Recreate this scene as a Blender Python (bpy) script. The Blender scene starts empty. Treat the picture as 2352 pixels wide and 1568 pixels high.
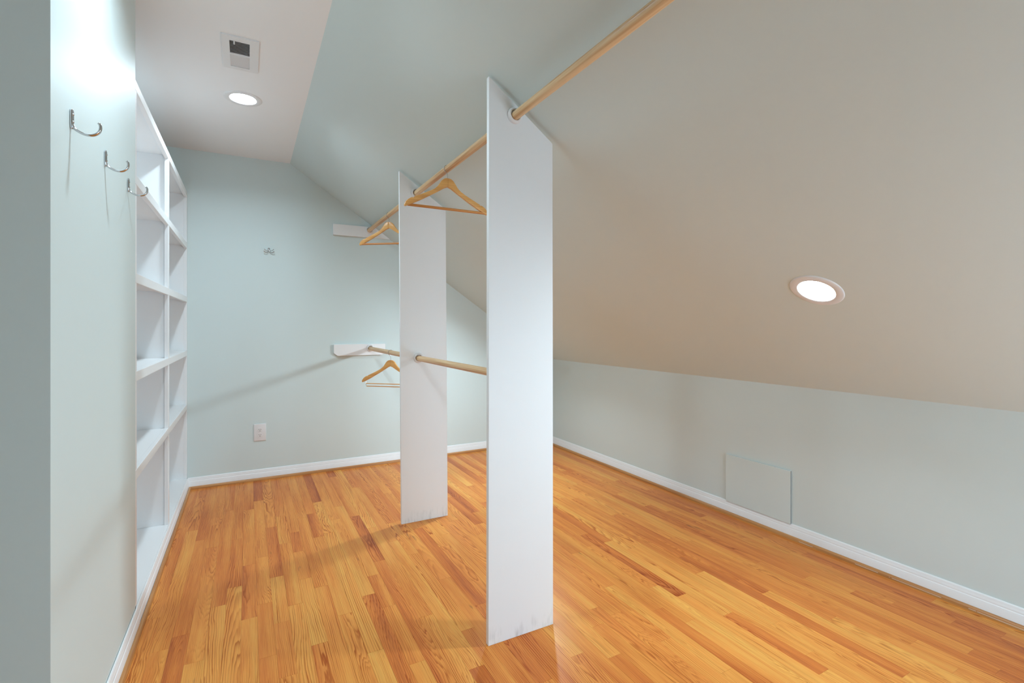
import bpy, bmesh, math, random
from mathutils import Vector, Matrix

R = math.radians
S = bpy.context.scene
COL = S.collection

# ------------------------------------------------------------------ camera
cam_data = bpy.data.cameras.new('camera')
cam_data.sensor_fit = 'HORIZONTAL'
cam_data.sensor_width = 36.0
cam_data.lens = 1128.0 / 2352.0 * 36.0
cam_data.shift_y = -38.0 / 2352.0
cam_data.clip_start = 0.02
cam = bpy.data.objects.new('camera', cam_data)
COL.objects.link(cam)
cam.location = (0, 0, 1.18)
cam.rotation_euler = (R(90), 0, -R(28.2462))
S.camera = cam

# ------------------------------------------------------------------ world, light, exposure
world = bpy.data.worlds.new('world')
S.world = world
world.use_nodes = True
world.node_tree.nodes['Background'].inputs[0].default_value = (0.05, 0.05, 0.05, 1)
world.node_tree.nodes['Background'].inputs[1].default_value = 0.2
S.view_settings.view_transform = 'Standard'
S.view_settings.look = 'None'
S.view_settings.gamma = 1.0
S.view_settings.use_curve_mapping = False
S.view_settings.exposure = 0.20
LAMP_COLOR = (0.80, 1.0, 1.13)          # colour of every recessed lamp
LAMPS = {'A': 350.0, 'C': 260.0, 'B': 350.0, 'E': 470.0}   # lens strengths
FILL_LIGHT = ((0.68, 0.94, 1.15), 9.8)     # bluish fill light from the glowing window added behind the camera

# ------------------------------------------------------------------ room numbers (metres)
YB, YF = 4.21, -1.20                    # back wall, wall behind the camera
XL, XR = -0.385, 2.65                   # hook wall / shelf front, low wall on the right
XE = -1.70                              # left end of the entry area
ZC = 2.443                              # flat ceiling
KNEE = 0.841                            # height of the low wall
XS = 0.289                              # where flat ceiling turns into the slope
SL = (KNEE - ZC) / (XR - XS)            # slope of the sloped ceiling
def slope_z(x): return ZC + SL * (x - XS)

# ------------------------------------------------------------------ mesh helpers
def link(name, bm, mat, parent=None, smooth=False, angle=35):
    bm.normal_update()
    me = bpy.data.meshes.new(name)
    if smooth:
        for f in bm.faces: f.smooth = True
        for e in bm.edges:
            if len(e.link_faces) == 2 and e.calc_face_angle(0) > R(angle): e.smooth = False
    bm.to_mesh(me); bm.free()
    o = bpy.data.objects.new(name, me)
    COL.objects.link(o)
    if mat: me.materials.append(mat)
    if parent: o.parent = parent
    return o

def tag(o, label=None, cat=None, group=None, kind=None):
    if label: o['label'] = label
    if cat: o['category'] = cat
    if group: o['group'] = group
    if kind: o['kind'] = kind
    return o

def thing(name, label, cat, loc=(0, 0, 0), rz=0, group=None):
    o = bpy.data.objects.new(name, None)
    o.empty_display_size = 0.05
    COL.objects.link(o)
    o.location = loc; o.rotation_euler = (0, 0, rz)
    return tag(o, label, cat, group)

def struct(name, bm, mat, parent=None, smooth=False):
    o = link(name, bm, mat, parent, smooth)
    if parent is None: o['kind'] = 'structure'
    return o

def bev(bm, edges, w, seg=2):
    if w > 0:
        bmesh.ops.bevel(bm, geom=edges, offset=w, segments=seg, profile=0.5, affect='EDGES', clamp_overlap=True)

def box(x0, x1, y0, y1, z0, z1, b=0.0, seg=2, bm=None):
    own = bm is None
    t = bmesh.new()
    vs = [t.verts.new((x, y, z)) for z in (z0, z1) for y in (y0, y1) for x in (x0, x1)]
    for f in ((0, 2, 3, 1), (4, 5, 7, 6), (0, 1, 5, 4), (2, 6, 7, 3), (0, 4, 6, 2), (1, 3, 7, 5)):
        t.faces.new([vs[i] for i in f])
    bev(t, t.edges[:], b, seg)
    return join(bm, t) if not own else t

def join(bm, t):
    me = bpy.data.meshes.new('tmp'); t.to_mesh(me); t.free()
    bm.from_mesh(me); bpy.data.meshes.remove(me)
    return bm

def prism(pts, axis, a, b_, bevel=0.0, seg=2, bm=None):
    """polygon extruded along an axis: 'x' pts=(y,z), 'y' pts=(x,z), 'z' pts=(x,y)"""
    t = bmesh.new()
    def P(p, d):
        return {'x': (d, p[0], p[1]), 'y': (p[0], d, p[1]), 'z': (p[0], p[1], d)}[axis]
    A = [t.verts.new(P(p, a)) for p in pts]
    B = [t.verts.new(P(p, b_)) for p in pts]
    t.faces.new(A); t.faces.new(B[::-1])
    n = len(pts)
    for i in range(n):
        j = (i + 1) % n
        t.faces.new((A[j], A[i], B[i], B[j]))
    bmesh.ops.recalc_face_normals(t, faces=t.faces[:])
    bev(t, t.edges[:], bevel, seg)
    return join(bm, t) if bm is not None else t

def lathe(prof, n=40, bm=None, axis=None, loc=(0, 0, 0), cap=True):
    """profile (r, h) turned round local Z; then rotated so Z -> axis"""
    t = bmesh.new()
    rings = []
    for r, h in prof:
        if r < 1e-6: rings.append([t.verts.new((0, 0, h))])
        else: rings.append([t.verts.new((r * math.cos(2 * math.pi * i / n), r * math.sin(2 * math.pi * i / n), h)) for i in range(n)])
    for a, b in zip(rings, rings[1:]):
        for i in range(n):
            j = (i + 1) % n
            if len(a) == 1 and len(b) > 1: t.faces.new((a[0], b[i], b[j]))
            elif len(b) == 1 and len(a) > 1: t.faces.new((a[i], a[j], b[0]))
            elif len(a) > 1: t.faces.new((a[i], a[j], b[j], b[i]))
    if axis is not None:
        q = Vector((0, 0, 1)).rotation_difference(Vector(axis))
        bmesh.ops.transform(t, matrix=q.to_matrix().to_4x4(), verts=t.verts[:])
    bmesh.ops.translate(t, vec=Vector(loc), verts=t.verts[:])
    bmesh.ops.recalc_face_normals(t, faces=t.faces[:])
    return join(bm, t) if bm is not None else t

def tube(path, rad, n=10, bm=None, flat=None):
    """round (or flat: (width, thickness, width direction)) bar swept along a path"""
    t = bmesh.new()
    P = [Vector(p) for p in path]
    rings = []
    up = None
    for i, p in enumerate(P):
        d = (P[min(i + 1, len(P) - 1)] - P[max(i - 1, 0)]).normalized()
        r = rad[i] if isinstance(rad, (list, tuple)) else rad
        if flat:
            w = Vector(flat[2]); h = d.cross(w).normalized()
            ring = [t.verts.new(p + w * (flat[0][i] if isinstance(flat[0], (list, tuple)) else flat[0]) * math.cos(a) * 0.5
                                + h * flat[1] * 0.5 * math.sin(a)) for a in [2 * math.pi * k / n for k in range(n)]]
        else:
            if up is None:
                up = Vector((0, 0, 1)) if abs(d.z) < 0.9 else Vector((1, 0, 0))
            s = d.cross(up).normalized(); up = s.cross(d).normalized()
            ring = [t.verts.new(p + (s * math.cos(a) + up * math.sin(a)) * r) for a in [2 * math.pi * k / n for k in range(n)]]
        rings.append(ring)
    for a, b in zip(rings, rings[1:]):
        for i in range(n):
            j = (i + 1) % n
            t.faces.new((a[i], a[j], b[j], b[i]))
    t.faces.new(rings[0][::-1]); t.faces.new(rings[-1])
    bmesh.ops.recalc_face_normals(t, faces=t.faces[:])
    return join(bm, t) if bm is not None else t

def smooth_path(pts, k=6):
    """Catmull-Rom through the points"""
    P = [Vector(p) for p in pts]; out = []
    for i in range(len(P) - 1):
        p0, p1, p2, p3 = P[max(i - 1, 0)], P[i], P[i + 1], P[min(i + 2, len(P) - 1)]
        for s in range(k):
            u = s / k
            out.append(0.5 * ((2 * p1) + (p2 - p0) * u + (2 * p0 - 5 * p1 + 4 * p2 - p3) * u * u + (3 * p1 - p0 - 3 * p2 + p3) * u ** 3))
    out.append(P[-1])
    return out

# ------------------------------------------------------------------ materials
class NT:
    def __init__(self, name):
        self.m = bpy.data.materials.new(name); self.m.use_nodes = True
        self.t = self.m.node_tree; self.b = self.t.nodes['Principled BSDF']
    def n(self, typ, **kw):
        x = self.t.nodes.new(typ)
        for k, v in kw.items(): setattr(x, k, v)
        return x
    def put(self, sock, v):
        if hasattr(v, 'is_output') or isinstance(v, bpy.types.NodeSocket): self.t.links.new(v, sock)
        else: sock.default_value = v
    def math(self, op, a, b=None, c=None, clamp=False):
        x = self.n('ShaderNodeMath', operation=op, use_clamp=clamp)
        for i, v in enumerate((a, b, c)):
            if v is not None: self.put(x.inputs[i], v)
        return x.outputs[0]
    def comb(self, x, y, z):
        c = self.n('ShaderNodeCombineXYZ')
        for i, v in enumerate((x, y, z)): self.put(c.inputs[i], v)
        return c.outputs[0]
    def noise(self, vec, scale, detail=2.0, rough=0.5):
        x = self.n('ShaderNodeTexNoise'); self.put(x.inputs['Vector'], vec)
        x.inputs['Scale'].default_value = scale; x.inputs['Detail'].default_value = detail; x.inputs['Roughness'].default_value = rough
        return x.outputs['Fac']
    def ramp(self, fac, stops):
        x = self.n('ShaderNodeValToRGB'); self.put(x.inputs[0], fac)
        while len(x.color_ramp.elements) < len(stops): x.color_ramp.elements.new(0.5)
        for e, (p, c) in zip(x.color_ramp.elements, stops):
            e.position = p; e.color = (*c, 1) if len(c) == 3 else c
        return x.outputs[0]
    def mix(self, fac, a, b, mode='MIX'):
        x = self.n('ShaderNodeMix', data_type='RGBA', blend_type=mode)
        self.put(x.inputs[0], fac)
        self.put(x.inputs[6], (*a, 1) if isinstance(a, tuple) else a)
        self.put(x.inputs[7], (*b, 1) if isinstance(b, tuple) else b)
        return x.outputs[2]
    def bump(self, h, strength, dist=0.001):
        x = self.n('ShaderNodeBump'); x.inputs['Strength'].default_value = strength; x.inputs['Distance'].default_value = dist
        self.put(x.inputs['Height'], h); self.t.links.new(x.outputs[0], self.b.inputs['Normal'])
    def set(self, color=None, rough=None, metal=None, spec=None, coat=None):
        if color is not None: self.put(self.b.inputs['Base Color'], (*color, 1) if isinstance(color, tuple) else color)
        if rough is not None: self.put(self.b.inputs['Roughness'], rough)
        if metal is not None: self.b.inputs['Metallic'].default_value = metal
        if spec is not None: self.b.inputs['Specular IOR Level'].default_value = spec
        if coat is not None: self.b.inputs['Coat Weight'].default_value = coat; self.b.inputs['Coat Roughness'].default_value = 0.15
        return self.m

def paint(name, col, rough, spec=0.5, bump=0.05):
    k = NT(name)
    pos = k.n('ShaderNodeNewGeometry').outputs['Position']
    soft = k.noise(pos, 2.3, 3.0)
    c = k.mix(k.math('MULTIPLY', soft, 0.06), col, tuple(v * 0.80 for v in col))
    k.bump(k.noise(pos, 420.0, 2.0), bump, 0.0006)
    return k.set(c, rough, spec=spec)

SAGE = (0.690, 0.785, 0.775)
M_wall = paint('sage_wall_paint', SAGE, 0.48, 0.42)
M_slope = M_wall
M_ceil = paint('ceiling_paint', (0.90, 0.908, 0.91), 0.75, 0.25)
M_white = paint('white_gloss_paint', (0.892, 0.895, 0.895), 0.32, 0.5, 0.02)
M_trimw = paint('white_fixture_metal', (0.82, 0.82, 0.82), 0.4, 0.5, 0.0)

def scuffed():
    k = NT('white_board_paint')
    g = k.n('ShaderNodeNewGeometry'); pos = g.outputs['Position']
    s = k.n('ShaderNodeSeparateXYZ'); k.t.links.new(pos, s.inputs[0])
    low = k.math('SUBTRACT', 1.0, k.math('DIVIDE', s.outputs[2], 0.075), clamp=True)
    smear = k.noise(k.comb(k.math('MULTIPLY', s.outputs[0], 60.0), s.outputs[1], k.math('MULTIPLY', s.outputs[2], 14.0)), 1.0, 3.0)
    f = k.math('MULTIPLY', low, k.math('MULTIPLY', k.math('SUBTRACT', smear, 0.50, clamp=True), 1.8), clamp=True)
    c = k.mix(f, (0.875, 0.882, 0.885), (0.30, 0.31, 0.30))
    k.bump(k.noise(pos, 300.0, 2.0), 0.03, 0.0006)
    return k.set(c, 0.42, spec=0.45)
M_board = scuffed()

k = NT('chrome'); M_chrome = k.set((0.60, 0.61, 0.63), 0.12, metal=1.0)
k = NT('hanger_wire_metal'); M_wire = k.set((0.62, 0.60, 0.58), 0.2, metal=1.0)
k = NT('white_plastic'); M_plastic = k.set((0.82, 0.805, 0.80), 0.3, spec=0.5)
k = NT('dark_slot'); M_dark = k.set((0.03, 0.025, 0.022), 0.6)
k = NT('duct_metal'); M_duct = k.set((0.05, 0.042, 0.036), 0.7)

def lens_mat(name, strength):
    k = NT(name)
    k.b.inputs['Base Color'].default_value = (0.9, 0.9, 0.9, 1)
    k.b.inputs['Emission Color'].default_value = (*LAMP_COLOR, 1)
    k.b.inputs['Emission Strength'].default_value = strength
    return k.m
M_lens = {q: lens_mat('lamp_lens', v) for q, v in LAMPS.items()}
k = NT('added_fill_light_pane')  # glowing surface of the added window, serves as fill light
k.b.inputs['Emission Color'].default_value = (*FILL_LIGHT[0], 1); k.b.inputs['Emission Strength'].default_value = FILL_LIGHT[1]
M_fill_pane = k.set((0.8, 0.8, 0.8), 0.2)

def oak_floor():
    """flat-sawn oak strips: rings of a trunk cut by the board, other random numbers for each board"""
    k = NT('oak_strip_floor')
    g = k.n('ShaderNodeNewGeometry'); oi = k.n('ShaderNodeObjectInfo')
    loc = k.n('ShaderNodeVectorMath', operation='SUBTRACT')
    k.t.links.new(g.outputs['Position'], loc.inputs[0]); k.t.links.new(oi.outputs['Location'], loc.inputs[1])
    s = k.n('ShaderNodeSeparateXYZ'); k.t.links.new(loc.outputs[0], s.inputs[0])
    x, y = s.outputs[0], s.outputs[1]
    c = k.n('ShaderNodeSeparateColor'); k.t.links.new(oi.outputs['Color'], c.inputs[0])
    tone, rx, rz, seed = c.outputs[0], c.outputs[1], c.outputs[2], oi.outputs['Alpha']
    M = k.math
    sd = M('MULTIPLY', seed, 37.0)
    warp = M('SUBTRACT', k.noise(k.comb(M('MULTIPLY', x, 9.0), M('MULTIPLY', y, 2.6), sd), 1.0, 2.0), 0.5)
    wob = M('SUBTRACT', k.noise(k.comb(M('MULTIPLY', x, 70.0), M('MULTIPLY', y, 9.0), sd), 1.0, 2.0), 0.5)
    ux = M('MULTIPLY_ADD', M('SUBTRACT', rx, 0.5), 0.17, x)
    tilt = M('MULTIPLY', M('SUBTRACT', k.math('FRACT', M('MULTIPLY', seed, 7.31)), 0.5), 0.16)
    uz = M('MULTIPLY_ADD', tilt, y, M('MULTIPLY_ADD', warp, 0.045, M('MULTIPLY', M('SUBTRACT', rz, 0.5), 0.12)))
    r = M('SQRT', M('ADD', M('MULTIPLY', ux, ux), M('MULTIPLY', uz, uz)))
    irr = M('SUBTRACT', k.noise(k.comb(M('MULTIPLY', x, 130.0), M('MULTIPLY', y, 1.3), M('ADD', sd, 3.0)), 1.0, 1.0), 0.5)
    r = M('ADD', r, M('MULTIPLY_ADD', wob, 0.0045, M('MULTIPLY', irr, 0.0075)))
    freq = M('MULTIPLY_ADD', k.math('FRACT', M('MULTIPLY', seed, 3.77)), 150.0, 120.0)
    rf = M('MULTIPLY', r, freq)
    ph = M('FRACT', rf)
    wn = k.n('ShaderNodeTexWhiteNoise', noise_dimensions='2D')     # some years darker than others
    k.t.links.new(k.comb(M('FLOOR', rf), M('ROUND', M('MULTIPLY', sd, 50.0)), 0.0), wn.inputs['Vector'])
    line = M('MULTIPLY', M('POWER', ph, 3.0), M('SUBTRACT', 1.0, M('POWER', ph, 9.0)))
    line = M('MULTIPLY', line, M('MULTIPLY_ADD', wn.outputs['Value'], 1.7, 1.15))
    fade = k.noise(k.comb(M('MULTIPLY', x, 16.0), M('MULTIPLY', y, 2.0), M('ADD', sd, 5.0)), 1.0, 2.0)
    line = M('MULTIPLY', line, M('MULTIPLY_ADD', M('SUBTRACT', fade, 0.5), 2.6, 0.62, clamp=True))
    fibre = k.noise(k.comb(M('MULTIPLY', x, 620.0), M('MULTIPLY', y, 11.0), sd), 1.0, 2.0)
    broad = k.noise(k.comb(M('MULTIPLY', x, 22.0), M('MULTIPLY', y, 1.4), M('ADD', sd, 9.0)), 1.0, 2.0)
    t2 = M('ADD', tone, M('MULTIPLY', M('SUBTRACT', broad, 0.5), 0.75))
    t2 = M('ADD', t2, M('MULTIPLY', M('SUBTRACT', fibre, 0.5), 0.55), clamp=True)
    base = k.ramp(t2, [(0.0, OAK[0]), (0.35, OAK[1]), (0.65, OAK[2]), (1.0, OAK[3])])
    dark = k.mix(1.0, base, (0.56, 0.34, 0.24), 'MULTIPLY')
    col = k.mix(M('MULTIPLY', line, 0.95, clamp=True), base, dark)
    # now and then a small dark mineral streak or knot
    kn = k.noise(k.comb(M('MULTIPLY', x, 30.0), M('MULTIPLY', y, 5.0), M('ADD', sd, 21.0)), 1.0, 2.0)
    kf = M('MULTIPLY', M('SUBTRACT', kn, 0.735, clamp=True), 9.0, clamp=True)
    col = k.mix(M('MULTIPLY', kf, 0.75), col, (0.11, 0.035, 0.018))
    k.bump(M('SUBTRACT', 1.0, M('MULTIPLY', line, 0.6)), 0.03, 0.0004)
    ro = M('MULTIPLY_ADD', broad, 0.10, 0.27)
    return k.set(col, ro, spec=0.12)
OAK = [(0.800, 0.415, 0.098), (0.775, 0.305, 0.066), (0.650, 0.196, 0.043), (0.360, 0.080, 0.026)]
M_oak = oak_floor()

def turned_wood(name, light, dark, along='y', rough=0.35, paint_line=False):
    k = NT(name)
    pos = k.n('ShaderNodeTexCoord').outputs['Object']
    s = k.n('ShaderNodeSeparateXYZ'); k.t.links.new(pos, s.inputs[0])
    ax = {'x': 0, 'y': 1, 'z': 2}[along]
    v = [k.math('MULTIPLY', s.outputs[i], 2.5 if i == ax else 130.0) for i in range(3)]
    w = [k.math('MULTIPLY', s.outputs[i], 1.2 if i == ax else 30.0) for i in range(3)]
    a = k.noise(k.comb(*v), 1.0, 3.0); b = k.noise(k.comb(*w), 1.0, 2.0)
    f = k.math('MULTIPLY_ADD', k.math('SUBTRACT', a, 0.5), 2.4, k.math('MULTIPLY_ADD', k.math('SUBTRACT', b, 0.5), 1.9, 0.40), clamp=True)
    c = k.ramp(f, [(0.0, light), (0.5, tuple((p + q) / 2 for p, q in zip(light, dark))), (1.0, dark)])
    if paint_line:
        # strip of old white paint along the face of the shoe moulding
        z = s.outputs[2]
        band = k.math('MULTIPLY', k.math('GREATER_THAN', z, 0.0068), k.math('LESS_THAN', z, 0.0090))
        wear = k.noise(k.comb(0.0, k.math('MULTIPLY', s.outputs[1], 6.0), 0.0), 1.0, 6.0)
        near = k.math('SUBTRACT', 1.0, k.math('DIVIDE', s.outputs[1], 1.9), clamp=True)
        bf = k.math('MULTIPLY', band, k.math('GREATER_THAN', k.math('ADD', wear, k.math('MULTIPLY', near, 0.45)), 0.66))
        c = k.mix(k.math('MULTIPLY', bf, 0.8), c, (0.72, 0.64, 0.56))
    return k.set(c, rough, spec=0.45)
M_rod = turned_wood('pine_rod_wood', (0.84, 0.60, 0.34), (0.56, 0.27, 0.095), 'y', 0.38)
M_hang = turned_wood('hanger_wood', (0.84, 0.46, 0.15), (0.66, 0.29, 0.075), 'x', 0.33)
M_hbar = turned_wood('hanger_bar_wood', (0.70, 0.31, 0.085), (0.50, 0.17, 0.04), 'x', 0.33)
M_shoe = turned_wood('shoe_moulding_wood', (0.56, 0.265, 0.085), (0.38, 0.14, 0.04), 'y', 0.35)
M_shoe_x = turned_wood('shoe_moulding_wood_cross', (0.56, 0.265, 0.085), (0.38, 0.14, 0.04), 'x', 0.35)
M_shoe_p = turned_wood('shoe_moulding_wood_painted', (0.56, 0.265, 0.085), (0.38, 0.14, 0.04), 'y', 0.35, True)

# ------------------------------------------------------------------ room shell
floor = struct('floor', box(XE - 0.1, XR + 0.1, YF - 0.1, YB + 0.1, -0.08, -0.009), M_shoe)
VX0, VX1, VY0, VY1 = -0.078, 0.010, 2.495, 2.748      # opening of the vent
LIGHTS = {'A': (-0.025, 3.125), 'C': (-0.045, 1.69), 'B': (1.952, 1.125), 'E': (1.952, 3.25)}
HOLE = 0.0640
def pierced(rect, holes, to3d):
    """flat sheet with holes cut in it; coordinates (a, b) turned into 3-D points"""
    t = bmesh.new(); edges = []
    for loop in [rect] + holes:
        v = [t.verts.new((*q, 0)) for q in loop]
        edges += [t.edges.new((v[i], v[(i + 1) % len(v)])) for i in range(len(v))]
    bmesh.ops.triangle_fill(t, edges=edges, use_beauty=True, use_dissolve=False)
    for v in t.verts: v.co = to3d(v.co.x, v.co.y)
    return t
def ring_pts(cx, cy, r=HOLE, n=48): return [(cx + r * math.cos(2 * math.pi * i / n), cy + r * math.sin(2 * math.pi * i / n)) for i in range(n)]
def aim(bm, toward):
    bm.normal_update()
    for f in bm.faces:
        if f.normal.dot(Vector(toward)) < 0: f.normal_flip()
    return bm
bm = pierced([(XE - 0.1, YF - 0.1), (XS, YF - 0.1), (XS, YB + 0.1), (XE - 0.1, YB + 0.1)],
             [[(VX0, VY0), (VX1, VY0), (VX1, VY1), (VX0, VY1)], ring_pts(*LIGHTS['A']), ring_pts(*LIGHTS['C'])],
             lambda x, y: Vector((x, y, ZC)))
struct('ceiling', aim(bm, (0, 0, -1)), M_ceil)
UL = math.hypot(XR + 0.1 - XS, SL * (XR + 0.1 - XS)) / (XR + 0.1 - XS)       # length along the slope for each metre of x
bm = pierced([(0, YF - 0.1), ((XR + 0.1 - XS) * UL, YF - 0.1), ((XR + 0.1 - XS) * UL, YB + 0.1), (0, YB + 0.1)],
             [ring_pts((LIGHTS[q][0] - XS) * UL, LIGHTS[q][1]) for q in 'BE'],
             lambda u, y: Vector((XS + u / UL, y, ZC + SL * u / UL)))
struct('wall_sloped', aim(bm, (SL, 0, -1)), M_slope)
struct('wall_right', box(XR, XR + 0.1, YF - 0.1, YB + 0.1, -0.005, KNEE + 0.0005), M_wall)
back_pts = [(-0.85, -0.005), (XR + 0.1, -0.005), (XR + 0.1, KNEE), (XS + 0.05, ZC + 0.06), (-0.85, ZC + 0.06)]
struct('wall_back', prism(back_pts, 'y', YB, YB + 0.1), M_wall)
WX0, WX1, WZ0, WZ1 = 1.12, 2.34, 0.13, 0.92             # unseen low window behind the camera, added to brighten the room
bm = pierced([(XE - 0.1, -0.005)] + back_pts[1:4] + [(XE - 0.1, ZC + 0.06)], [[(WX0, WZ0), (WX1, WZ0), (WX1, WZ1), (WX0, WZ1)]], lambda x, z: Vector((x, YF, z)))
struct('wall_front', aim(bm, (0, 1, 0)), M_wall)
bm = bmesh.new()
for a in ((WX0 - 0.06, WX1 + 0.06, WZ0 - 0.06, WZ0), (WX0 - 0.06, WX1 + 0.06, WZ1, WZ1 + 0.06), (WX0 - 0.06, WX0, WZ0, WZ1), (WX1, WX1 + 0.06, WZ0, WZ1)):
    box(a[0], a[1], YF - 0.05, YF + 0.016, a[2], a[3], bm=bm)
win = struct('added_fill_window', bm, M_white)  # made-up window frame round the fill light
wm, wz = (WX0 + WX1) / 2, (WZ0 + WZ1) / 2
link('fill_window_rail', box(WX0, WX1, YF - 0.045, YF - 0.012, wz - 0.02, wz + 0.02), M_white, win)
for q in ((WZ0, wz - 0.02), (wz + 0.02, WZ1)):
    link('fill_pane', box(WX0, WX1, YF - 0.040, YF - 0.034, *q), M_fill_pane, win)
struct('wall_entry', box(XE - 0.1, XE, YF, 1.56, -0.005, ZC + 0.03), M_wall)
YH0, YH1 = 1.439, 2.366                 # the hook wall runs between these
pts = [(XE, YH0), (XL, YH0), (XL, YH1), (-0.73, YH1), (-0.73, YB + 0.05), (-0.85, YB + 0.05), (-0.85, 1.56), (XE, 1.56)]
bm = prism(pts, 'z', -0.005, ZC + 0.03)
struct('wall_left', bm, M_wall)

# baseboards: moulded profile (depth from wall, height)
BASE = [(0, 0), (0.012, 0), (0.012, 0.054), (0.0105, 0.0565), (0.0095, 0.0575), (0.0095, 0.061), (0.0085, 0.066), (0.0065, 0.0700), (0.0062, 0.0745), (0.0050, 0.0785), (0.003, 0.081), (0, 0.081)]
def quarter(r=0.0125, h=0.019, n=7):
    return [(0, 0)] + [(r * math.cos(R(90 * i / n)) ** 0.8, h * math.sin(R(90 * i / n)) ** 0.8) for i in range(n + 1)]
def trim_run(name, prof, side, a, b, off, mat):
    if side == 'right': p, ax = [(XR - off - d, z) for d, z in prof], 'y'
    elif side == 'left': p, ax = [(XL + off + d, z) for d, z in prof], 'y'
    else: p, ax = [(YB - off - d, z) for d, z in prof], 'x'
    return struct(name, prism(p, ax, a, b), mat, smooth=True)
trim_run('baseboard_back', BASE, 'back', XL, XR, 0, M_white)
trim_run('baseboard_right', BASE, 'right', YF, YB - 0.001, 0, M_white)
trim_run('baseboard_left', BASE, 'left', YH0 - 0.01, YH1 + 0.01, 0.0015, M_white)
trim_run('baseboard_left', BASE, 'left', YH1 + 0.01, YB - 0.001, 0.0, M_white)
trim_run('trim_1', quarter(), 'back', XL + 0.012, XR - 0.012, 0.0121, M_shoe_x)
trim_run('trim_2', quarter(), 'right', YF, YB - 0.012, 0.0121, M_shoe_p)
trim_run('trim_3', quarter(), 'left', YH0 - 0.01, YB - 0.012, 0.0136, M_shoe)

# ------------------------------------------------------------------ oak strip floor, board by board
PW, PX0 = 0.0574, -0.0244
JOINTS = {   # row: (y of an end joint, tone of the board beyond, tone of the board in front)
  -5: [(2.17, .35, .45), (3.35, .55, .25)], -4: [(3.18, .6, .6)], -3: [(2.04, .6, .3), (3.05, .5, .5), (3.38, .5, .5)],
  -2: [(2.4, .6, .3), (3.6, .6, .5)], -1: [(2.54, .55, .25)], 0: [(2.24, .75, .35), (2.74, .45, .7)],
  1: [(1.95, .45, .7), (2.33, .5, .4), (3.71, .9, .5)], 2: [(1.81, .45, .4), (2.15, .3, .5), (2.55, .75, .2), (3.19, .5, .75)],
  3: [(2.26, .4, .3), (2.92, .35, .4), (3.35, .6, .35)], 4: [(1.94, .2, .55), (2.47, .5, .2), (2.78, .7, .5), (3.05, .45, .7)],
  5: [(2.36, .45, .35)], 6: [(2.92, .75, .4), (3.3, .5, .75)], 7: [(1.8, .2, .1), (3.5, .95, .2)], 8: [(2.19, .25, .7)],
  9: [(1.67, .4, .45), (2.06, .6, .55), (2.35, .3, .55), (3.35, .55, .25)], 10: [(2.48, .85, .65), (4.02, .9, .5)],
  11: [(1.92, .3, .3)], 12: [(1.55, .25, .95), (3.68, .6, .4)], 13: [(1.76, .45, .4), (2.47, .35, .4)], 15: [(2.77, .5, .8)],
  16: [(2.48, .2, .45)], 20: [(1.37, .25, .7)], 21: [(1.54, .4, .5), (3.17, .3, .7)], 22: [(1.64, .4, .5), (2.84, .9, .4)],
  24: [(1.35, .5, .3)], 25: [(1.13, .2, .3)], 26: [(1.51, .45, .65)], 27: [(1.39, .4, .3)], 28: [(1.65, .5, .15)],
  29: [(1.54, .8, .2)], 30: [(0.97, .65, .3), (1.35, .15, .65), (2.11, .75, .15)], 31: [(1.05, .2, .3)],
  32: [(1.22, .25, .35), (2.01, .4, .1)], 33: [(1.64, .5, .2)], 34: [(0.83, .75, .2)], 35: [(1.38, .75, .3), (2.39, .25, .65)],
  37: [(0.76, .35, .4)], 39: [(0.69, .55, .85)], 40: [(0.78, .4, .7), (2.41, .25, .6), (2.68, .6, .25)], 41: [(1.2, .5, .75)],
  42: [(1.07, .5, .65)], 43: [(0.89, .5, .95)], 44: [(0.76, .6, .6), (1.52, .6, .9)]}

def plank_mesh():
    """one strip, 1 m long, eased edges: scaled in length for each board"""
    w, cx, cy, d, h = PW / 2 - 0.00012, 0.0003, 0.0007, 0.00025, 0.009
    rows = [[(sx * (w - cx), sy * (0.5 - cy), 0) for sx, sy in ((-1, -1), (1, -1), (1, 1), (-1, 1))],
            [(sx * w, sy * (0.5 - 0.00018), -d) for sx, sy in ((-1, -1), (1, -1), (1, 1), (-1, 1))],
            [(sx * w, sy * (0.5 - 0.00018), -h) for sx, sy in ((-1, -1), (1, -1), (1, 1), (-1, 1))]]
    v = sum(rows, []); f = [(0, 1, 2, 3)]
    for r in (0, 4):
        for i in range(4):
            j = (i + 1) % 4
            f.append((r + i, r + 4 + i, r + 4 + j, r + j))
    me = bpy.data.meshes.new('plank'); me.from_pydata(v, [], f); me.update(); me.materials.append(M_oak)
    return me

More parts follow.
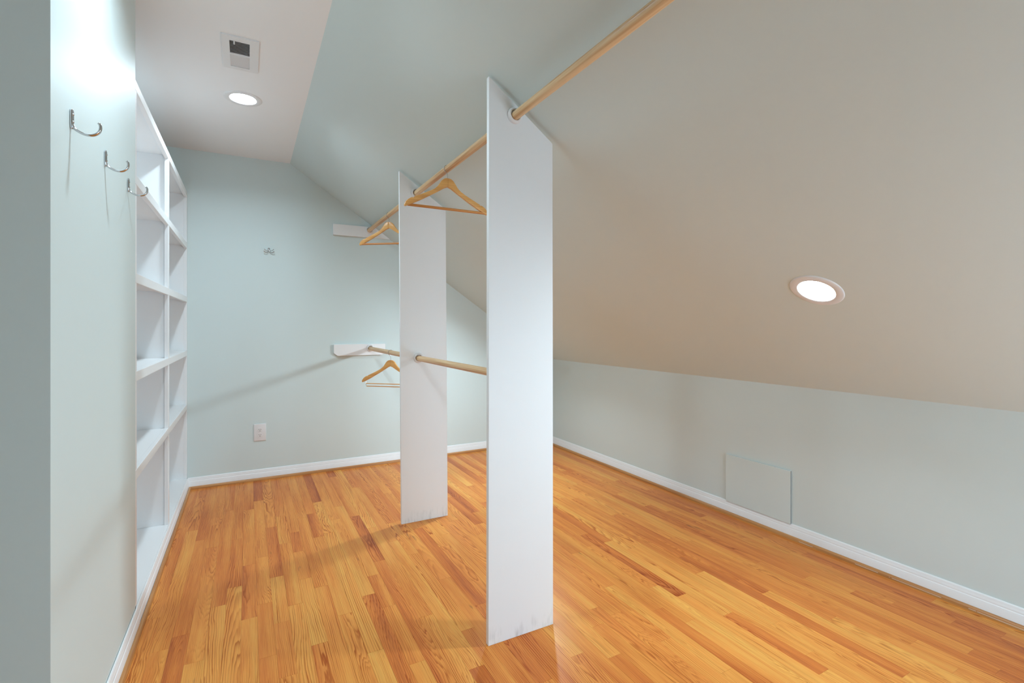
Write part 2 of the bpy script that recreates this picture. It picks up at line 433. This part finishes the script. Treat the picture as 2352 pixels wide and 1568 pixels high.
rng = random.Random(11)
boards = []
def near_limit(x):
    """y in front of which the floor at x lies below or beside the picture"""
    th = R(28.2462)
    best = None
    y = -0.6
    while y < 4.2:
        d = math.sin(th) * x + math.cos(th) * y
        if d > 0.05:
            u = 1176 + 1128 * (math.cos(th) * x - math.sin(th) * y) / d
            v = 746 + 1128 * 1.18 / d
            if -30 < u < 2382 and v < 1600: return y
        y += 0.02
    return 4.2
i0, i1 = math.floor((XL - PX0) / PW), math.ceil((XR - PX0) / PW)
for i in range(i0, i1):
    xc = PX0 + (i + 0.5) * PW
    lim = near_limit(xc) - 0.1
    js = {round(j[0], 3): j for j in JOINTS.get(i, [])}
    ys = sorted(js)
    # boards no longer than about 1.3 m, the other joints by chance
    cuts = sorted([lim - rng.uniform(0.05, 0.6)] + ys + [YB - 0.002])
    k_ = 0
    while k_ < len(cuts) - 1:
        if cuts[k_ + 1] - cuts[k_] > 1.35:
            g = cuts[k_ + 1] - cuts[k_]
            cuts.insert(k_ + 1, cuts[k_] + min(rng.uniform(0.45, 1.15), g - 0.35))
        k_ += 1
    for a, b in zip(cuts, cuts[1:]):
        t = []
        if round(a, 3) in js: t.append(js[round(a, 3)][1])
        if round(b, 3) in js: t.append(js[round(b, 3)][2])
        tone = sum(t) / len(t) if t else min(0.85, max(0.12, rng.gauss(0.42, 0.15)))
        boards.append((xc, a, b, tone))
PLANK = plank_mesh()
lo_y = {}
def view_size(q):
    th = R(28.2462); d = math.sin(th) * q[0] + math.cos(th) * (q[1] + q[2]) / 2
    return (q[2] - q[1]) / max(d, 0.3) ** 3
boards.sort(key=view_size, reverse=True)
rest = boards[300:]
for n_, (xc, a, b, tone) in enumerate(boards[:300]):
    o = bpy.data.objects.new('plank', PLANK)
    COL.objects.link(o); o.parent = floor
    o.location = (xc, (a + b) / 2, 0); o.scale = (1, b - a, 1)
    rx = rng.random(); rz = rng.random()
    if rng.random() < 0.45: rz = 0.5 + (rz - 0.5) * 0.35     # more boards with cathedral figure
    o.color = (0.42 + (tone - 0.42) * 0.75, rx, rz, rng.random())
# floor in front of the picture and the boards past the limit: one part
bm = bmesh.new()
def add_board(xc, a, b, w=PW):
    box(xc - w / 2 + 0.00022, xc + w / 2 - 0.00022, a + 0.0003, b - 0.0003, -0.009, 0, bm=bm)
for xc, a, b, t in rest: add_board(xc, a, b)
start = {}
for xc, a, b, t in boards: start[round(xc, 4)] = min(start.get(round(xc, 4), 9), a)
for xc, y in start.items():
    if y > YF + 0.02:
        c = YF
        while c < y - 0.01:
            e = min(y, c + rng.uniform(0.5, 1.2)); add_board(xc, c, e); c = e
x = PX0 + (i0 - 0.5) * PW
while x > XE:
    c = YF
    while c < YH0 - 0.001:
        e = min(YH0, c + rng.uniform(0.5, 1.2)); add_board(x, c, e); c = e
    x -= PW
o = link('plank_field', bm, M_oak, floor); o['kind'] = 'stuff'; o.color = (0.42, 0.3, 0.5, 0.4)

# ------------------------------------------------------------------ recessed lights
RECESS = 0.020
def downlight(label, loc, normal, mat):
    t = thing('recessed_light', label, 'light', loc, group=None)
    nrm = Vector(normal)
    ring = lathe([(0.0590, -RECESS + 0.002), (0.0600, -0.010), (0.0628, 0.0005), (0.0650, 0.0035), (0.068, 0.0050), (0.080, 0.0052), (0.090, 0.0045), (0.0945, 0.0025), (0.0955, 0.0)], 56, axis=nrm)
    link('trim_ring', ring, M_trimw, t, True, 60)
    lens = lathe([(0.0590, -RECESS), (0.050, -RECESS + 0.0020), (0.030, -RECESS + 0.0040), (0.0, -RECESS + 0.0050)], 40, axis=nrm)
    link('lens', lens, mat, t, True, 80)
    can = lathe([(0.0665, 0.0), (0.0665, -0.070), (0.0, -0.070)], 40, axis=nrm)
    link('housing', can, M_duct, t, True, 50)
    return t
down = (0, 0, -1)
sn = Vector((SL, 0, -1)).normalized()
def LP(q): return (*LIGHTS[q], ZC if q in 'AC' else slope_z(LIGHTS[q][0]))
downlight('round white recessed light glowing in the flat ceiling beyond the vent', LP('A'), down, M_lens['A'])
downlight('round recessed light in the flat ceiling above the wall hooks, nearer than the vent', LP('C'), down, M_lens['C'])
downlight('round white recessed light glowing in the sloped green wall right of both panels', LP('B'), sn, M_lens['B'])
downlight('round recessed light in the sloped wall hidden behind the nearer tall white panel', LP('E'), sn, M_lens['E'])

# ------------------------------------------------------------------ ceiling vent
vx, vy = (-0.105 + 0.044) / 2, (2.46 + 2.772) / 2
t = thing('ceiling_vent', 'white metal ceiling vent with louvers, half of them dark', 'vent', (vx, vy, ZC))
def L(x0, x1, y0, y1, z0, z1): return (x0 - vx, x1 - vx, y0 - vy, y1 - vy, z0, z1)
gx0, gx1, gy0, gy1 = -0.074, 0.006, 2.500, 2.743
bm = bmesh.new()
for a in ((-0.105, gx0, 2.46, 2.772), (gx1, 0.044, 2.46, 2.772), (gx0, gx1, 2.46, gy0), (gx0, gx1, gy1, 2.772)):
    box(*L(*a, -0.006, 0.0), bm=bm)
bmesh.ops.remove_doubles(bm, verts=bm.verts[:], dist=1e-5)
link('face_plate', bm, M_trimw, t)
bm = bmesh.new()
for a in ((VX0, VX0 + 0.002, VY0, VY1, 0, 0.07), (VX1 - 0.002, VX1, VY0, VY1, 0, 0.07), (VX0, VX1, VY0, VY0 + 0.002, 0, 0.07), (VX0, VX1, VY1 - 0.002, VY1, 0, 0.07), (VX0, VX1, VY0, VY1, 0.068, 0.07)):
    box(*L(*a), bm=bm)
link('duct_box', bm, M_duct, t)
link('cross_bar', box(*L(gx0, gx1, 2.6175, 2.6255, -0.006, -0.001)), M_trimw, t)
def slat_mesh(ang, w=0.0125):
    c, s = math.cos(R(ang)), math.sin(R(ang))
    b = box(-(gx1 - gx0) / 2, (gx1 - gx0) / 2, -w / 2, w / 2, -0.0005, 0.0005)
    bmesh.ops.transform(b, matrix=Matrix.Rotation(R(ang), 4, 'X'), verts=b.verts[:])
    return b
first = None
for half, (ya, yb, ang, n_, zc) in enumerate(((2.508, 2.610, 28, 10, -0.0005), (2.633, 2.737, -46, 10, -0.0030))):
    proto = None
    for q in range(n_):
        y = ya + (yb - ya) * q / (n_ - 1)
        if proto is None:
            proto = link('slat', slat_mesh(ang, 0.0125 if half == 0 else 0.0060), M_trimw, t); o = proto
        else:
            o = proto.copy(); COL.objects.link(o); o.parent = t
        o.location = ((gx0 + gx1) / 2 - vx, y - vy, zc)
for y in (2.481, 2.760):
    link('screw', lathe([(0.0, -0.0085), (0.0025, -0.0080), (0.0042, -0.0062)], 14, loc=(-0.030 - vx, y - vy, 0)), M_trimw, t, True)
link('lever', box(*L(-0.058, -0.052, 2.497, 2.509, -0.016, -0.006), b=0.001), M_trimw, t)

# ------------------------------------------------------------------ shelf unit built into the alcove
su = thing('shelf_unit', 'tall white built-in shelf unit of open cubbies, along the left wall', 'shelves', (XL, (YH1 + YB) / 2, 0))
oy = (YH1 + YB) / 2
DEP = 0.32
def B(x0, x1, y0, y1, z0, z1): return (x0 - XL, x1 - XL, y0 - oy, y1 - oy, z0, z1)
XB = XL - DEP
YM = 3.285                               # middle stile
levels = [0.085, 0.614, 0.998, 1.382, 1.766, 2.131]     # tops of bottom, shelves, top
y0, y1 = YH1 + 0.002, YB - 0.004
FT = 0.019
link('side_panel', box(*B(XB, XL - FT, y0, y0 + 0.019, 0.0, levels[-1]), b=0.0008), M_white, su)
link('side_panel', box(*B(XB, XL - FT, y1 - 0.019, y1, 0.0, levels[-1]), b=0.0008), M_white, su)
link('partition', box(*B(XB + 0.006, XL - FT, YM - 0.0095, YM + 0.0095, levels[0], levels[-1] - 0.019), b=0.0008), M_white, su)
link('back_panel', box(*B(XB, XB + 0.006, y0 + 0.019, y1 - 0.019, 0.0, levels[-1])), M_white, su)
for z in levels[1:-1]:
    link('shelf', box(*B(XB + 0.006, XL - FT, y0 + 0.019, YM - 0.0095, z - 0.019, z), b=0.0008), M_white, su)
    link('shelf', box(*B(XB + 0.006, XL - FT, YM + 0.0095, y1 - 0.019, z - 0.019, z), b=0.0008), M_white, su)
link('top_panel', box(*B(XB + 0.006, XL - FT, y0 + 0.019, y1 - 0.019, levels[-1] - 0.019, levels[-1]), b=0.0008), M_white, su)
link('bottom_panel', box(*B(XB + 0.006, XL - 0.0005, y0 + 0.019, y1 - 0.019, levels[0] - 0.019, levels[0]), b=0.0008), M_white, su)
link('stile', box(*B(XL - FT, XL - 0.0008, y0, y0 + 0.030, levels[0], levels[-1] - 0.001), b=0.0012), M_white, su)
link('stile', box(*B(XL - FT, XL - 0.0008, YM - 0.019, YM + 0.019, levels[0], levels[-1] - 0.001), b=0.0012), M_white, su)
link('stile', box(*B(XL - FT, XL - 0.0008, y1 - 0.019, y1, levels[0], levels[-1] - 0.001), b=0.0012), M_white, su)
for z in levels[1:]:
    link('shelf_rail', box(*B(XL - FT, XL, y0 + 0.001, y1 - 0.001, z - 0.038, z + 0.0004), b=0.0015), M_white, su)

# ------------------------------------------------------------------ tall panels, rods, brackets
XROD, ZROD, RROD = 0.886, 1.967, 0.0165
XLOW, ZLOW = 0.9015, 0.980
SOCK = [(0.0192, 0.0), (0.0192, 0.0105), (0.0202, 0.0128), (0.0220, 0.0135), (0.0260, 0.0118), (0.0292, 0.0080), (0.0305, 0.0035), (0.0308, 0.0)]
def socket(parent, x, y, z, face, origin):
    link('rod_socket', lathe(SOCK, 40, axis=(0, face, 0), loc=(x - origin[0], y - origin[1], z + 0.0022 - origin[2])), M_plastic, parent, True, 50)

def panel(label, corners, yf, socks):
    (bl, br, tr, tl) = corners
    cx = (bl[0] + br[0]) / 2
    t = thing('divider_panel', label, 'panel', (cx, yf + 0.0095, 0), group=None)
    pts = [(p[0] - cx, p[1]) for p in corners]
    link('board', prism(pts, 'y', -0.0095, 0.0095, 0.0012, 2), M_board, t)
    for x, z, face in socks:
        socket(t, x, yf + 0.0095 + face * 0.0094, z, face, (cx, yf + 0.0095, 0))
    return t
Y1, Y2 = 1.630, 2.868
panel('nearer tall white panel, floor to sloped wall, with a cut-off slanted top',
      [(0.777, 0.0), (1.060, 0.0), (1.0575, 1.894), (0.7795, 2.094)], Y1, [(XROD, ZROD, -1), (XROD, ZROD, 1), (XLOW, ZLOW, 1)])
panel('farther tall white panel with a slanted top, between the hangers',
      [(0.799, 0.0), (1.089, 0.0), (1.076, 1.893), (0.786, 2.089)], Y2, [(XROD, ZROD, -1), (XROD, ZROD, 1), (XLOW, ZLOW, -1), (XLOW, ZLOW, 1)])

def bracket(label, pts, x, z):
    t = thing('rod_bracket', label, 'bracket', (x, YB, z))
    link('board', prism([(p[0] - x, p[1] - z) for p in pts], 'y', -0.019, 0.0, 0.0012, 2), M_white, t)
    socket(t, x, YB - 0.0188, z, -1, (x, YB, z))
ztop, zbot = 2.001, 1.912
def sx(z): return XS + (z - ZC) / SL - 0.0015
bracket('white board high on the back wall with a sloped end, holding the upper rod', [(0.607, zbot), (sx(zbot), zbot), (sx(ztop), ztop), (0.607, ztop)], XROD + 0.008, ZROD + 0.004)
bracket('white board low on the back wall with clipped lower corners, holding the lower rod', [(0.641, 0.928), (1.001, 0.928), (1.028, 0.950), (1.028, 1.021), (0.612, 1.021), (0.612, 0.950)], XLOW, ZLOW + 0.004)

def rod(label, x, z, ya, yb, group):
    o = link('closet_rod', lathe([(0.0, -(yb - ya) / 2), (RROD, -(yb - ya) / 2), (RROD, (yb - ya) / 2), (0.0, (yb - ya) / 2)], 28, axis=(0, 1, 0)), M_rod, None, True, 50)
    o.location = (x, (ya + yb) / 2, z)
    tag(o, label, 'rod', group)
rod('upper wooden rod running from the nearer panel out over the camera', XROD, ZROD, YF, Y1 - 0.001, 'upper rods')
rod('upper wooden rod between the two tall panels', XROD, ZROD, Y1 + 0.020, Y2 - 0.001, 'upper rods')
rod('upper wooden rod from the farther panel to the back wall', XROD + 0.004, ZROD + 0.002, Y2 + 0.020, YB - 0.020, 'upper rods')
rod('lower wooden rod between the two tall panels, at waist height', XLOW, ZLOW, Y1 + 0.020, Y2 - 0.001, 'lower rods')
rod('lower wooden rod from the farther panel to the back wall', XLOW, ZLOW + 0.002, Y2 + 0.020, YB - 0.020, 'lower rods')

# ------------------------------------------------------------------ hangers (origin at the top of the wooden body)
ARM_TOP = [(0.0, 0.0), (0.010, -0.0005), (0.020, -0.004), (0.031, -0.013), (0.042, -0.029), (0.054, -0.0455), (0.070, -0.0600), (0.095, -0.0745), (0.130, -0.0915),
           (0.168, -0.1095), (0.176, -0.1135), (0.178, -0.1185), (0.1815, -0.1190), (0.1835, -0.1160), (0.192, -0.1195), (0.206, -0.1295), (0.2170, -0.1420), (0.2225, -0.1545)]
ARM_BOT = [(0.2215, -0.1615), (0.2160, -0.1625), (0.200, -0.1560), (0.150, -0.1300), (0.100, -0.1015), (0.050, -0.0715), (0.018, -0.0510), (0.0, -0.0440)]
def arm_bm(side):
    pts = [(side * x, z) for x, z in ARM_TOP + ARM_BOT]
    return prism(pts, 'y', -0.0075, 0.0075, 0.0020, 2)
def hook_bm(zc, rr):
    p = [(0, 0, -0.006), (0, 0, zc - rr - 0.012)]
    p += [(-0.004, 0, zc - rr - 0.004)]
    for a in range(250, 9, -12):
        p.append((rr * math.cos(R(a)), 0, zc + rr * math.sin(R(a))))
    return tube(p, 0.0016, 8)
def make_hanger(label, x, y, ztop, zrod, rz, clip):
    t = thing('coat_hanger', label, 'hanger', (x, y, ztop), rz, 'wooden hangers')
    link('arm', arm_bm(-1), M_hang, t, True, 40)
    link('arm', arm_bm(1), M_hang, t, True, 40)
    rr = 0.0192
    zc = (zrod + RROD + 0.0017) - ztop - rr          # hook rests on top of the rod
    link('hook', hook_bm(zc, rr), M_wire, t, True, 60).rotation_euler = (0, 0, -rz)    # the hook swivels: square to the rod
    if not clip:
        bm = lathe([(0.0, -0.205), (0.0068, -0.205), (0.0068, 0.205), (0.0, 0.205)], 14, axis=(1, 0, 0), loc=(0, 0, -0.1535))
        link('crossbar', bm, M_hbar, t, True, 50)
    else:
        for dz, dy in ((-0.1715, -0.004), (-0.1915, 0.004)):
            bm = lathe([(0.0, -0.190), (0.0033, -0.190), (0.0033, 0.190), (0.0, 0.190)], 10, axis=(1, 0, 0), loc=(0, dy, dz))
            link('trouser_bar', bm, M_hang, t, True, 50)
        for s in (-1, 1):
            p = smooth_path([(s * 0.197, 0, -0.150), (s * 0.193, 0.001, -0.162), (s * 0.189, -0.004, -0.1715), (s * 0.194, 0.002, -0.181), (s * 0.189, 0.004, -0.1915)], 4)
            link('wire_clip', tube(p, 0.0012, 6), M_wire, t, True, 60)
    return t
make_hanger('wooden hanger with a crossbar on the upper rod between the two tall panels', XROD, 2.335, 1.9175, ZROD, R(0), False)
make_hanger('wooden hanger on the upper rod by the back wall, half behind the farther panel', XROD + 0.004, 3.52, 1.917, ZROD + 0.002, R(-36), False)
make_hanger('wooden hanger with two thin wired trouser bars on the lower rod', XLOW, 3.52, 0.9275, ZLOW + 0.002, R(-40), True)

# ------------------------------------------------------------------ chrome hooks on the hook wall
def make_hook(label, y):
    t = thing('coat_hook', label, 'hook', (XL, y, 1.662), 0, 'chrome hooks on the left wall')
    # back plate: rounded bar against the wall
    n, w, h = 8, 0.0086, 0.050
    pts = [(w * math.cos(a), h - w + w * math.sin(a)) for a in [math.pi * i / n for i in range(n + 1)]] + [(-w * 0.96, 0.014), (-w * 0.55, 0.0), (w * 0.55, 0.0), (w * 0.96, 0.014)]
    link('back_plate', prism(pts, 'x', 0.0, 0.0050, 0.0015, 2), M_chrome, t, True, 40)
    p = smooth_path([(0.0035, 0, 0.011), (0.0070, 0, 0.0035), (0.0145, 0, -0.0030), (0.025, 0, -0.0080), (0.037, 0, -0.0092), (0.0480, 0, -0.0055), (0.0555, 0, 0.0025), (0.0580, 0, 0.0125), (0.0570, 0, 0.0205), (0.0540, 0, 0.0245)], 5)
    m = len(p)
    wd = [0.0100 + 0.0035 * (i / (m - 1)) ** 1.5 for i in range(m)]
    wd[-1] = 0.0070; wd[-2] = 0.0112
    link('arm', tube(p, 0.003, 12, flat=(wd, 0.0066, (0, 1, 0))), M_chrome, t, True, 60)
    link('screw', lathe([(0.0, 0.0074), (0.0020, 0.0070), (0.0034, 0.0050)], 14, axis=(1, 0, 0), loc=(0, 0.0, 0.036)), M_chrome, t, True)
    link('screw', lathe([(0.0, 0.0074), (0.0020, 0.0070), (0.0034, 0.0050)], 14, axis=(1, 0, 0), loc=(0, 0.0, 0.018)), M_chrome, t, True)
make_hook('chrome coat hook on the left wall, nearest the camera and largest of three', 1.578)
make_hook('middle chrome coat hook of the three on the left wall', 1.903)
make_hook('chrome coat hook on the left wall nearest the white shelf unit', 2.227)

# small double hook on the back wall
t = thing('double_hook', 'small chrome four-pronged hook alone on the back wall', 'hook', (0.140, YB, 1.752))
link('back_plate', lathe([(0.0, 0.0075), (0.006, 0.0070), (0.0085, 0.0050), (0.0095, 0.0)], 20, axis=(0, -1, 0), loc=(0, 0, 0.012)), M_chrome, t, True, 60)
link('stem', tube([(0, -0.004, 0.014), (0, -0.009, 0.006), (0, -0.009, -0.004)], [0.0045, 0.0050, 0.0045], 12), M_chrome, t, True, 70)
for s in (-1, 1):
    p = smooth_path([(0.001 * s, -0.009, -0.001), (0.012 * s, -0.016, -0.0045), (0.024 * s, -0.024, -0.001), (0.033 * s, -0.029, 0.008)], 5)
    link('prong', tube(p, [0.0026] * (len(p) - 3) + [0.0034, 0.0036, 0.0024], 10), M_chrome, t, True, 70)
    p = smooth_path([(0.001 * s, -0.009, -0.003), (0.010 * s, -0.013, -0.014), (0.022 * s, -0.020, -0.018), (0.032 * s, -0.026, -0.012), (0.035 * s, -0.028, -0.007)], 5)
    link('prong', tube(p, [0.0028] * (len(p) - 4) + [0.0036, 0.0045, 0.0045, 0.0028], 10), M_chrome, t, True, 70)

# ------------------------------------------------------------------ outlet on the back wall
t = thing('wall_outlet', 'white double electrical outlet low on the back wall', 'outlet', (0.079, YB, 0.3615))
bm = box(-0.0415, 0.0415, -0.0062, 0.0, -0.0645, 0.0645)
front = [f for f in bm.faces if f.normal.y < -0.5 or f.calc_center_median().y < -0.006]
bev(bm, [e for f in front for e in f.edges], 0.0040, 3)
link('cover_plate', bm, M_plastic, t, True, 50)
for s in (1, -1):
    cz = 0.0195 * s
    pts = []
    for a in range(0, 360, 12):
        px, pz = 0.0172 * math.cos(R(a)), 0.0172 * math.sin(R(a))
        pts.append((px, max(-0.0142, min(0.0142, pz)) + cz))
    rec = link('receptacle', prism(pts, 'y', -0.0080, -0.0055, 0.0006, 2), M_plastic, t)
    for px, hh in ((-0.0064, 0.0082), (0.0064, 0.0066)):
        link('slot', box(px - 0.0011, px + 0.0011, -0.0083, -0.0078, cz + 0.0035 - hh / 2 , cz + 0.0035 + hh / 2), M_dark, rec)
    link('ground_hole', lathe([(0.0, 0.0083), (0.0026, 0.0083), (0.0026, 0.0078)], 14, axis=(0, -1, 0), loc=(0, 0, cz - 0.0072)), M_dark, rec)
link('screw', lathe([(0.0, 0.0072), (0.0026, 0.0070), (0.0032, 0.0060)], 14, axis=(0, -1, 0)), M_plastic, t, True)

# ------------------------------------------------------------------ painted access panel on the low wall
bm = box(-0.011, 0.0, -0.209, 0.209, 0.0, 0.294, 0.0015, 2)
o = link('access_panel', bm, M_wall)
k = NT('dark_board_edge'); o.data.materials.append(k.set((0.30, 0.32, 0.31), 0.7))
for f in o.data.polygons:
    if f.normal.y < -0.5 or f.normal.z < -0.5: f.material_index = 1      # near-side and bottom edges get the darker colour
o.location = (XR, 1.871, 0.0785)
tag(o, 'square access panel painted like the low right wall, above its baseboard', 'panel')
